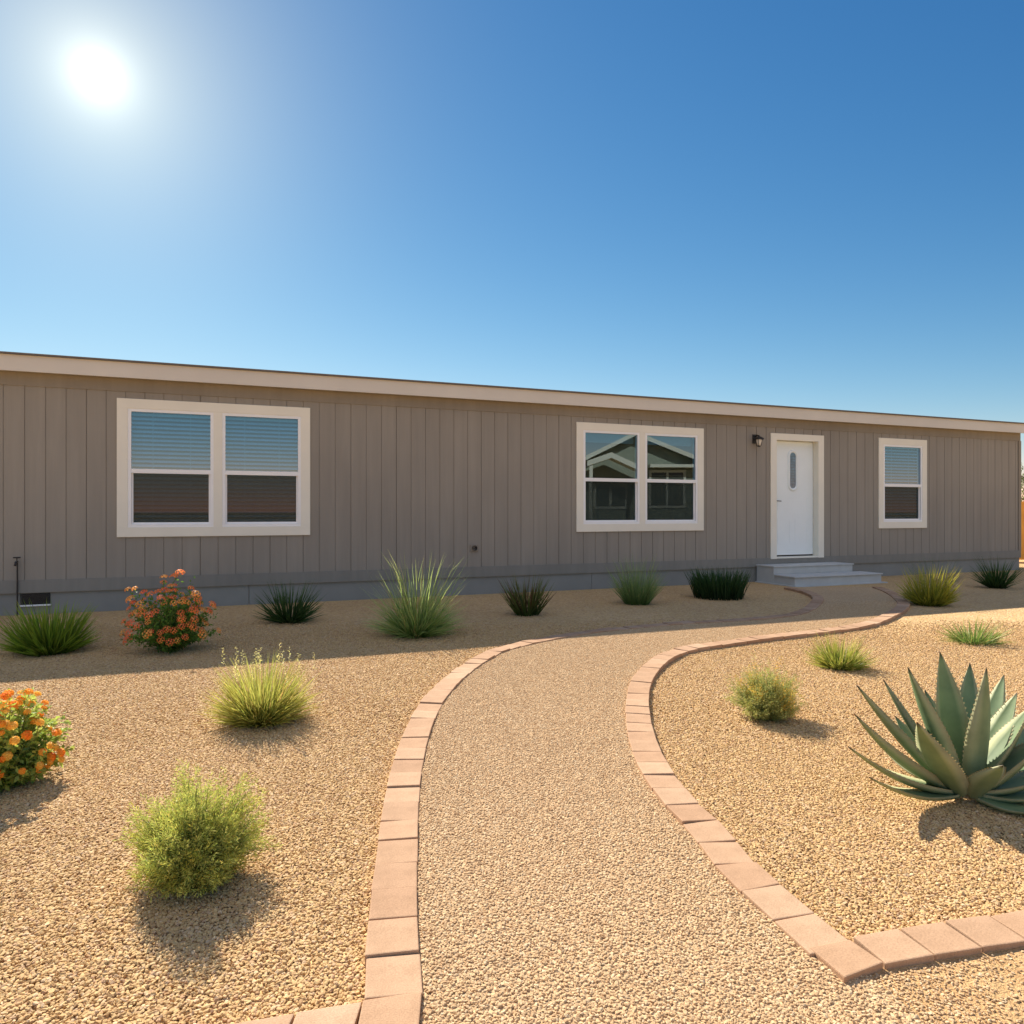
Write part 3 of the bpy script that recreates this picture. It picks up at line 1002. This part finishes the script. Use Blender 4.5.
class PB:
    """thin leaves and blades with a colour of their own"""
    def __init__(self, seed):
        self.v, self.f, self.c = [], [], []
        self.r = np.random.default_rng(seed)

    def blade(self, base, az, lean, bend, length, width, col0, col1, seg=5, tip=0.02, twist=None, cup=0.0):
        r = self.r
        out = np.array([math.cos(az), math.sin(az), 0.0]); up = np.array([0, 0, 1.0])
        tw = r.uniform(-1.2, 1.2) if twist is None else twist
        side0 = np.array([-math.sin(az), math.cos(az), 0.0])
        p = np.array(base, float); n0 = len(self.v)
        for i in range(seg + 1):
            t = i / seg
            ang = lean + bend * t * t
            d = out * math.sin(ang) + up * math.cos(ang)
            nrm = out * math.cos(ang) - up * math.sin(ang)
            side = side0 * math.cos(tw) + nrm * math.sin(tw)
            w = width * (min(1.0, .55 + t * 1.8)) * max(tip, 1 - t ** 2.2) * .5
            self.v += [tuple(p - side * w), tuple(p + side * w)]
            c = col0 + (col1 - col0) * t
            self.c += [(*c, 1)] * 2
            p = p + d * length / seg
        for i in range(seg):
            a = n0 + 2 * i
            self.f.append((a, a + 1, a + 3, a + 2))
        return p

    def leaf(self, pos, direc, length, width, col, roll=0.0):
        d = direc / (np.linalg.norm(direc) + 1e-9)
        s = np.cross(d, [0, 0, 1.0]); ns = np.linalg.norm(s)
        s = s / ns if ns > 1e-4 else np.array([1.0, 0, 0])
        u = np.cross(s, d)
        s2 = s * math.cos(roll) + u * math.sin(roll); u2 = np.cross(s2, d)
        n = len(self.v)
        p = np.asarray(pos)
        self.v += [tuple(p), tuple(p + d * length * .45 + s2 * width * .5 + u2 * width * .12), tuple(p + d * length + u2 * (-length * .12)),
                   tuple(p + d * length * .45 - s2 * width * .5 + u2 * width * .12)]
        self.c += [(*col, 1)] * 4
        self.f += [(n, n + 1, n + 2), (n, n + 2, n + 3)]

    def build(self, name, mat, parent):
        return mesh_obj(name, self.v, self.f, mat, parent, cols=self.c)


def vary(r, c, amt):
    return np.clip(c * (1 + r.uniform(-amt, amt)) * (1 + r.uniform(-amt * .4, amt * .4, 3)), 0, 1)


def grass(name, px, py, wpx, hpx, label, cat, seed, n, c0, c1, width, lean_max=1.0, bend=(.2, .7), lenvar=(.55, 1.0), baser=.22, stiff=1.0,
          twist=None, group=None, c2=None, dead=0.0):
    b = G(px, py); k = F / b.y
    Wd, Ht = wpx / k, hpx / k
    t = empty(name, b); tag(t, label, cat, group)
    pb = PB(seed); r = pb.r
    for i in range(n):
        az = r.uniform(0, 2 * math.pi)
        q = r.uniform(0, 1) ** .6
        lean = q * lean_max
        bd = r.uniform(*bend) * stiff
        mean = lean + bd * .4
        reach = 1.0 / max(math.cos(min(mean, 1.2)) / Ht, math.sin(mean) / (Wd * .5))
        L = min(reach, Ht * 1.05) * r.uniform(*lenvar)
        rad = Wd * .5 * baser * math.sqrt(r.uniform(0, 1))
        base = (rad * math.cos(az) + r.normal(0, .01), rad * math.sin(az) + r.normal(0, .01), -.01)
        ca, cb = vary(r, c0, .25), vary(r, c1 if (c2 is None or r.uniform() > .35) else c2, .25)
        if r.uniform() < dead: ca = cb = vary(r, c3(186, 160, 96), .2)
        pb.blade(base, az + r.normal(0, .35), lean, bd, L, width * r.uniform(.7, 1.25), ca, cb, 5, twist=twist)
    pb.build('blades', M['blade'], t)
    return t, Wd, Ht


def shrub(name, px, py, wpx, hpx, label, cat, seed, stems, leaves, c0, c1, leafl, leafw, group=None, tips=None, tipshare=.0, spread=1.25, up=.6, wob=.12, tipside=None,
          foliage='foliage', lo=.28, twig='twig'):
    """many branching stems in a dome, each clothed in small narrow leaves"""
    b = G(px, py); k = F / b.y
    Wd, Ht = wpx / k, hpx / k
    t = empty(name, b); tag(t, label, cat, group)
    pb = PB(seed); r = pb.r; st = MB()
    ends = []
    for i in range(stems):
        az = r.uniform(0, 2 * math.pi)
        q = r.uniform(0, 1) ** .55
        lean = q * spread
        rr = r.uniform(.72, 1.0) if r.uniform() < .8 else r.uniform(.45, .75)
        # ellipsoid of reach, made lumpy so that the outline is uneven
        lump = 1 + wob * (math.sin(3 * az + seed) + math.sin(5 * az + 2.1 * seed + 4 * lean)) * .6
        end = np.array([math.cos(az) * math.sin(lean) * Wd * .5, math.sin(az) * math.sin(lean) * Wd * .5, Ht * (.10 + .9 * math.cos(lean) ** .8)]) * rr * lump
        end[2] = max(end[2], .03)
        st0 = np.array([math.cos(az), math.sin(az), 0]) * Wd * .06 * r.uniform(0, 1)
        mid = st0 * .4 + end * .55 + np.array([0, 0, Ht * .08]) + r.normal(0, .02, 3)
        pts = []
        for j in range(7):
            u = j / 6
            pts.append((1 - u) ** 2 * st0 + 2 * u * (1 - u) * mid + u * u * end)
        st.tube(pts[:6], [.0024 * (1 - .8 * j / 6) for j in range(6)], 4, cap=False)
        ends.append((end, az, lean))
        hue = r.uniform(0, 1)
        tipc = tips is not None and (r.uniform() < tipshare) and (tipside is None or tipside(az, lean))
        for j in range(leaves):
            u = lo + (1.06 - lo) * (j + r.uniform(0, 1)) / leaves
            u = min(u, 1.05)
            p = (1 - u) ** 2 * st0 + 2 * u * (1 - u) * mid + u * u * end
            dr = (1 - u) * (mid - st0) + u * (end - mid); dr = dr / (np.linalg.norm(dr) + 1e-6)
            rd_ = r.normal(0, 1, 3)
            d = dr * up + rd_ / np.linalg.norm(rd_) * (1 - up * .5)
            cc = c0 + (c1 - c0) * np.clip(.2 + .8 * u * u + r.normal(0, .18), 0, 1)
            if tipc and u > .5: cc = vary(r, tips, .2)
            pb.leaf(p + rd_ * .004, d, leafl * r.uniform(.6, 1.25), leafw * r.uniform(.7, 1.3), vary(r, cc, .22) * (0.85 + .3 * hue), r.uniform(-1.5, 1.5))
    pb.build(foliage, M['leaf'], t)
    st.build('twigs', M[twig], t)
    return t, Wd, Ht, ends


def head_mesh(name, seed, cols, R=.02, n=18, pet=.008):
    """a rounded head of little four petalled florets"""
    pb = PB(seed); r = pb.r
    for i in range(n):
        z = 1 - (i + .5) / n * .95; a = i * 2.399
        s = math.sqrt(1 - z * z)
        nrm = np.array([s * math.cos(a), s * math.sin(a), z]); c = nrm * R * np.array([1, 1, .7])
        t1 = np.cross(nrm, [0, .3, 1.0]); t1 /= np.linalg.norm(t1); t2 = np.cross(nrm, t1)
        col = vary(r, cols[int(r.integers(len(cols)))], .12)
        ph = r.uniform(0, 6)
        for q in range(5):
            an = ph + q * 2 * math.pi / 5
            d = t1 * math.cos(an) + t2 * math.sin(an); e = -t1 * math.sin(an) + t2 * math.cos(an)
            k = len(pb.v)
            pb.v += [tuple(c), tuple(c + d * pet * .7 + e * pet * .42), tuple(c + d * pet * 1.1 + nrm * pet * .1), tuple(c + d * pet * .7 - e * pet * .42)]
            pb.c += [(*col, 1)] * 4
            pb.f += [(k, k + 1, k + 2, k + 3)]
    me = bpy.data.meshes.new(name)
    me.from_pydata(pb.v, [], pb.f); me.materials.append(M['petal'])
    at = me.color_attributes.new('Col', 'FLOAT_COLOR', 'POINT'); at.data.foreach_set('color', np.asarray(pb.c, np.float32).ravel())
    return me


def lantana(px, py, wpx, hpx, label, seed, palettes, n, c0, c1, R, xmin=-9):
    t, Wd, Ht, ends = shrub('lantana_bush', px, py, wpx, hpx, label, 'flower bush', seed, 260, 30, c0, c1, .030, .015, spread=1.52, up=.35, wob=.13, lo=.16)
    r = np.random.default_rng(seed + 7)
    ms = [head_mesh('flower_head', seed + i, p_, R) for i, p_ in enumerate(palettes)]
    order = [e for e in ends if np.linalg.norm(e[0] / np.array([Wd * .5, Wd * .5, Ht])) > .68 and e[0][1] < .22 * Wd and e[0][0] > xmin * Wd]
    r.shuffle(order)
    done = []
    for e, az, lean in order:
        if len(done) >= n: break
        pos = e * 1.05 + np.array([0, 0, .012])
        if any(np.linalg.norm(pos - q) < R * 1.35 for q in done): continue
        done.append(pos)
        o = bpy.data.objects.new('flower_head', ms[int(r.integers(len(ms)))]); COL.objects.link(o); o.parent = t
        o.location = pos
        d = Vector((math.cos(az) * math.sin(lean * .8), math.sin(az) * math.sin(lean * .8), math.cos(lean * .8)))
        o.rotation_mode = 'QUATERNION'; o.rotation_quaternion = d.to_track_quat('Z', 'Y')
        s_ = r.uniform(.75, 1.25); o.scale = (s_, s_, s_)
    return t


# shade row along the house, left to right
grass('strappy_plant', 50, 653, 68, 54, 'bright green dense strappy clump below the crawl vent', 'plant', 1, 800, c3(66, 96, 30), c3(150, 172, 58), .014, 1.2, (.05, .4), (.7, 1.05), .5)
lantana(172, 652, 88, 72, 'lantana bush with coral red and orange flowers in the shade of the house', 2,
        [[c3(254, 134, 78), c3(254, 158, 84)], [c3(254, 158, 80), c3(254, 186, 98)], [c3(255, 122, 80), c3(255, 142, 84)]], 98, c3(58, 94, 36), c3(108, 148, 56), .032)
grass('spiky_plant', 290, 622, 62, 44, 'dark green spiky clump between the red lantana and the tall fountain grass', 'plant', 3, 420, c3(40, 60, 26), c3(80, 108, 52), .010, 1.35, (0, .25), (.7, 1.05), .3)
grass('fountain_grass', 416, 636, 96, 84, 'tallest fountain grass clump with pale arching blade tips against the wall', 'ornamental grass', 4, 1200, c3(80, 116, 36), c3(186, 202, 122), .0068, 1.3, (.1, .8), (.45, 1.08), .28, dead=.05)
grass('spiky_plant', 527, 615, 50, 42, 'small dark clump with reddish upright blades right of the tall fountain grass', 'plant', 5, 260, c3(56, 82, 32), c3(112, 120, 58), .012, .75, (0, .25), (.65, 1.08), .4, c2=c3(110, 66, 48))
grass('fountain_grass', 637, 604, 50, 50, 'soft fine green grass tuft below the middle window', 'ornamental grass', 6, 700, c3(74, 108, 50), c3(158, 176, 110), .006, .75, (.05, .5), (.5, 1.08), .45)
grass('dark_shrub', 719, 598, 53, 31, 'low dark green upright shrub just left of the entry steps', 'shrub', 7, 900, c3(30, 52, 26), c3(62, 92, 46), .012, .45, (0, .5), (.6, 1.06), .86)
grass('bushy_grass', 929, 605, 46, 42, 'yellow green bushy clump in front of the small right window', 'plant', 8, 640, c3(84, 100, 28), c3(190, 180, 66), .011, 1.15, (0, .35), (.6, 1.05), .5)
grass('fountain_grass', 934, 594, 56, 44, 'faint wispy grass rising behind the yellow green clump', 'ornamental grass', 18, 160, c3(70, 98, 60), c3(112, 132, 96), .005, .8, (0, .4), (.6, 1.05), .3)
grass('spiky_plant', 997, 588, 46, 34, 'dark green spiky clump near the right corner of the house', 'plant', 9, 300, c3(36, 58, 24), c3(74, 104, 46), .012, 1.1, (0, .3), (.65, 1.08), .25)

# sunlit plants
gt, Wd, Ht = grass('fountain_grass', 262, 722, 100, 70, 'sunlit yellow green grass mound topped with small seed heads', 'ornamental grass', 10, 1700, c3(114, 126, 46), c3(196, 190, 98), .0062, 1.25, (.1, .7), (.6, 1.02), .32, dead=.06)
r10 = np.random.default_rng(40)
for i in range(18):
    az = r10.uniform(0, 6.283); ln = r10.uniform(.25, .85)
    pb = PB(60 + i)
    L = Ht * r10.uniform(.86, 1.03)
    tip = pb.blade((.02 * math.cos(az), .02 * math.sin(az), 0), az, ln * .7, .25, L, .003, c3(180, 178, 90), c3(206, 200, 120), 6, tip=.5)
    for q in range(14):
        p_ = tip - np.array([0, 0, q * .007])
        pb.leaf(p_, np.array([r10.normal(), r10.normal(), .6]), .016, .007, vary(r10, c3(220, 212, 140), .15), r10.uniform(-1, 1))
    pb.build('seed_head', M['blade'], gt)
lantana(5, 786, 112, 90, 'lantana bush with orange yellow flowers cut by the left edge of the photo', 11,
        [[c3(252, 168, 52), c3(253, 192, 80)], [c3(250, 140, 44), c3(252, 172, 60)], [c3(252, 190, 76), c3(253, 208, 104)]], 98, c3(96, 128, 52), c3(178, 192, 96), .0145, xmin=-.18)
shrub('broom_shrub', 196, 884, 126, 98, 'rounded feathery green shrub in the sunny gravel nearest the camera', 'shrub', 12, 900, 64, c3(104, 132, 64), c3(194, 196, 104), .016, .0026, spread=1.5, up=.75, wob=.26,
      tips=c3(196, 194, 96), tipshare=.3)
shrub('broom_shrub', 767, 720, 72, 56, 'small grey green bush with yellow orange tips right of the path', 'shrub', 13, 620, 46, c3(122, 146, 92), c3(188, 186, 106), .013, .0034, spread=1.5, up=.6, wob=.2,
      tips=c3(222, 186, 84), tipshare=.34, tipside=lambda az, ln: math.cos(az) > .2 or (math.cos(az) < -.4 and ln < 1.1))
grass('tufted_grass', 840, 668, 60, 38, 'yellow green grass tuft between the small bush and the sparse tuft', 'ornamental grass', 14, 700, c3(92, 116, 40), c3(184, 182, 84), .0065, 1.3, (0, .5), (.55, 1.06), .35, dead=.06)
grass('tufted_grass', 973, 643, 54, 30, 'sparse low green tuft in the sunny gravel behind the agave', 'ornamental grass', 15, 330, c3(86, 118, 52), c3(156, 168, 88), .0075, 1.4, (0, .5), (.5, 1.1), .45, dead=.05)

# agave
AB = G(965, 800)
ag = empty('agave', AB); tag(ag, 'large grey green agave rosette with toothed pointed leaves in the sunny gravel', 'agave')


def agave_leaf(tip, width, seed, bow=.12, base_r=.05, fold=.16, lift=.02):
    r = np.random.default_rng(seed)
    tip = np.array(tip, float)
    az = math.atan2(tip[1], tip[0])
    b0 = np.array([math.cos(az) * base_r, math.sin(az) * base_r, lift])
    ch = tip - b0; L = np.linalg.norm(ch); ch /= L
    side = np.cross(ch, [0, 0, 1.0])
    if np.linalg.norm(side) < .15: side = np.array([math.sin(az), -math.cos(az), 0])
    side /= np.linalg.norm(side)
    up = np.cross(side, ch)
    if up[2] < 0 and abs(ch[2]) < .95: up = -up
    # inner (upper) face looks up and towards the axis
    n = 14
    vs, fs, cs = [], [], []
    ca = vary(r, c3(130, 150, 112), .08); cb = vary(r, c3(126, 142, 92), .08); edge = c3(196, 190, 146); spine = c3(70, 52, 36)
    for i in range(n + 1):
        t = i / n
        w = width * .5 * (0.56 + .44 * math.sin(min(1, t / .45) * math.pi / 2)) * (1 if t < .45 else max(.0, 1 - ((t - .45) / .55) ** 1.55)) + .0012
        c = b0 + ch * L * t - up * bow * L * math.sin(math.pi * t) * (1.0 if t < .5 else 1.0)
        th = .017 * (1 - t) ** .8 * (width / .11) + .003
        f_ = fold * w * (1.0 + .5 * math.sin(seed + t * 2))
        row = [c - side * w + up * f_ * 1.6, c - side * w * .55 + up * f_ * .5, c, c + side * w * .55 + up * f_ * .5, c + side * w + up * f_ * 1.6,
               c + side * w * .5 + up * (f_ * .3) - up * th, c - up * th * 1.1, c - side * w * .5 + up * (f_ * .3) - up * th]
        vs += [tuple(p_) for p_ in row]
        mixc = ca + (cb - ca) * (t * .5)
        if t > .93: mixc = spine
        e_ = edge if t <= .93 else spine
        cs += [(*e_, 1), (*mixc, 1), (*mixc, 1), (*mixc, 1), (*e_, 1), (*mixc, 1), (*mixc, 1), (*mixc, 1)]
    for i in range(n):
        for k in range(8):
            a, b = i * 8 + k, i * 8 + (k + 1) % 8
            fs.append((a, b, b + 8, a + 8))
    # marginal teeth
    teeth = 20
    for sgn, col in ((-1, 0), (1, 4)):
        for q in range(teeth):
            t = .12 + .78 * q / teeth
            i = int(t * n); u = t * n - i
            p_ = np.array(vs[i * 8 + col]) * (1 - u) + np.array(vs[(i + 1) * 8 + col]) * u
            k = len(vs)
            vs += [tuple(p_ - ch * .006), tuple(p_ + ch * .006), tuple(p_ + side * sgn * .0075 + ch * .003 + up * .002)]
            cs += [(*edge, 1)] * 2 + [(*c3(120, 92, 60), 1)]
            fs.append((k, k + 1, k + 2))
    o = mesh_obj('leaf', vs, fs, M['agave'], ag, smooth=True, cols=cs)
    return o


TIPS = [(940, 652, .16, .105), (970, 663, .26, .085), (908, 667, .02, .115), (986, 668, -.06, .145), (917, 722, -.22, .115), (1003, 765, -.22, .105), (884, 680, .12, .10),
        (857, 685, .06, .105), (855, 714, -.04, .10), (848, 746, -.12, .085), (869, 777, -.20, .08), (1004, 675, .15, .095), (1017, 693, .06, .105), (1030, 707, -.04, .11),
        (1046, 735, -.08, .12), (1060, 765, -.10, .105), (1066, 790, -.15, .10), (1052, 813, -.24, .095), (925, 690, .32, .09), (1000, 700, .36, .09), (895, 716, .32, .09), (1042, 715, .28, .095),
        (955, 690, .40, .09), (880, 745, .30, .09), (1060, 745, .22, .095)]
for i, (x, y, dy, w) in enumerate(TIPS):
    Y = AB.y + dy
    tip = ((x - 512) / F * Y - AB.x, dy, H - (y - 512) / F * Y)
    steep = tip[2] / math.hypot(tip[0], tip[1])
    agave_leaf(tip, w * 1.25, 100 + i, bow=.0 if i == 5 else .015 if steep > 2 else (.035 if steep > .8 else .07), base_r=.03 if steep > 1.5 else .05, lift=.03 + .02 * min(steep, 2))

# tree glimpsed beyond the fence
def tree(loc, hgt, rad, label, seed, trunk_h):
    t = empty('leafy_tree', loc); tag(t, label, 'tree', None)
    pb = PB(seed); r = pb.r; mb = MB()
    mb.tube([(0, 0, -.1), (.05, 0, trunk_h * .6), (.0, .05, trunk_h), (0.1, 0, hgt * .8)], [.14, .11, .09, .03], 8)
    cl = []
    for i in range(26):
        a = r.uniform(0, 6.283); q = r.uniform(.2, 1) ** .6; z = r.uniform(trunk_h * .8, hgt * .95)
        s_ = rad * q * math.sqrt(max(.1, 1 - ((z - (trunk_h + hgt) / 2) / (hgt * .6)) ** 2))
        e = np.array([math.cos(a) * s_, math.sin(a) * s_, z]); cl.append(e)
        mb.tube([(0, 0, trunk_h * .8), tuple(e * .5 + np.array([0, 0, z * .3])), tuple(e)], [.05, .03, .01], 5)
    for e in cl:
        for j in range(220):
            d = r.normal(0, 1, 3); d /= np.linalg.norm(d)
            pb.leaf(e + d * r.uniform(.1, .55) * np.array([1, 1, .7]), r.normal(0, 1, 3), .10, .05, vary(r, c3(98, 112, 52), .3), r.uniform(-1, 1))
    mb.build('trunk', M['bark'], t); pb.build('crown', M['leaf'], t)
tree((19.6, 26.0, 0), 3.1, 1.9, 'green tree glimpsed above the fence past the right end of the house', 71, 1.0)

# ------------------------------------------------------------------ the house across the way (seen in the middle window)
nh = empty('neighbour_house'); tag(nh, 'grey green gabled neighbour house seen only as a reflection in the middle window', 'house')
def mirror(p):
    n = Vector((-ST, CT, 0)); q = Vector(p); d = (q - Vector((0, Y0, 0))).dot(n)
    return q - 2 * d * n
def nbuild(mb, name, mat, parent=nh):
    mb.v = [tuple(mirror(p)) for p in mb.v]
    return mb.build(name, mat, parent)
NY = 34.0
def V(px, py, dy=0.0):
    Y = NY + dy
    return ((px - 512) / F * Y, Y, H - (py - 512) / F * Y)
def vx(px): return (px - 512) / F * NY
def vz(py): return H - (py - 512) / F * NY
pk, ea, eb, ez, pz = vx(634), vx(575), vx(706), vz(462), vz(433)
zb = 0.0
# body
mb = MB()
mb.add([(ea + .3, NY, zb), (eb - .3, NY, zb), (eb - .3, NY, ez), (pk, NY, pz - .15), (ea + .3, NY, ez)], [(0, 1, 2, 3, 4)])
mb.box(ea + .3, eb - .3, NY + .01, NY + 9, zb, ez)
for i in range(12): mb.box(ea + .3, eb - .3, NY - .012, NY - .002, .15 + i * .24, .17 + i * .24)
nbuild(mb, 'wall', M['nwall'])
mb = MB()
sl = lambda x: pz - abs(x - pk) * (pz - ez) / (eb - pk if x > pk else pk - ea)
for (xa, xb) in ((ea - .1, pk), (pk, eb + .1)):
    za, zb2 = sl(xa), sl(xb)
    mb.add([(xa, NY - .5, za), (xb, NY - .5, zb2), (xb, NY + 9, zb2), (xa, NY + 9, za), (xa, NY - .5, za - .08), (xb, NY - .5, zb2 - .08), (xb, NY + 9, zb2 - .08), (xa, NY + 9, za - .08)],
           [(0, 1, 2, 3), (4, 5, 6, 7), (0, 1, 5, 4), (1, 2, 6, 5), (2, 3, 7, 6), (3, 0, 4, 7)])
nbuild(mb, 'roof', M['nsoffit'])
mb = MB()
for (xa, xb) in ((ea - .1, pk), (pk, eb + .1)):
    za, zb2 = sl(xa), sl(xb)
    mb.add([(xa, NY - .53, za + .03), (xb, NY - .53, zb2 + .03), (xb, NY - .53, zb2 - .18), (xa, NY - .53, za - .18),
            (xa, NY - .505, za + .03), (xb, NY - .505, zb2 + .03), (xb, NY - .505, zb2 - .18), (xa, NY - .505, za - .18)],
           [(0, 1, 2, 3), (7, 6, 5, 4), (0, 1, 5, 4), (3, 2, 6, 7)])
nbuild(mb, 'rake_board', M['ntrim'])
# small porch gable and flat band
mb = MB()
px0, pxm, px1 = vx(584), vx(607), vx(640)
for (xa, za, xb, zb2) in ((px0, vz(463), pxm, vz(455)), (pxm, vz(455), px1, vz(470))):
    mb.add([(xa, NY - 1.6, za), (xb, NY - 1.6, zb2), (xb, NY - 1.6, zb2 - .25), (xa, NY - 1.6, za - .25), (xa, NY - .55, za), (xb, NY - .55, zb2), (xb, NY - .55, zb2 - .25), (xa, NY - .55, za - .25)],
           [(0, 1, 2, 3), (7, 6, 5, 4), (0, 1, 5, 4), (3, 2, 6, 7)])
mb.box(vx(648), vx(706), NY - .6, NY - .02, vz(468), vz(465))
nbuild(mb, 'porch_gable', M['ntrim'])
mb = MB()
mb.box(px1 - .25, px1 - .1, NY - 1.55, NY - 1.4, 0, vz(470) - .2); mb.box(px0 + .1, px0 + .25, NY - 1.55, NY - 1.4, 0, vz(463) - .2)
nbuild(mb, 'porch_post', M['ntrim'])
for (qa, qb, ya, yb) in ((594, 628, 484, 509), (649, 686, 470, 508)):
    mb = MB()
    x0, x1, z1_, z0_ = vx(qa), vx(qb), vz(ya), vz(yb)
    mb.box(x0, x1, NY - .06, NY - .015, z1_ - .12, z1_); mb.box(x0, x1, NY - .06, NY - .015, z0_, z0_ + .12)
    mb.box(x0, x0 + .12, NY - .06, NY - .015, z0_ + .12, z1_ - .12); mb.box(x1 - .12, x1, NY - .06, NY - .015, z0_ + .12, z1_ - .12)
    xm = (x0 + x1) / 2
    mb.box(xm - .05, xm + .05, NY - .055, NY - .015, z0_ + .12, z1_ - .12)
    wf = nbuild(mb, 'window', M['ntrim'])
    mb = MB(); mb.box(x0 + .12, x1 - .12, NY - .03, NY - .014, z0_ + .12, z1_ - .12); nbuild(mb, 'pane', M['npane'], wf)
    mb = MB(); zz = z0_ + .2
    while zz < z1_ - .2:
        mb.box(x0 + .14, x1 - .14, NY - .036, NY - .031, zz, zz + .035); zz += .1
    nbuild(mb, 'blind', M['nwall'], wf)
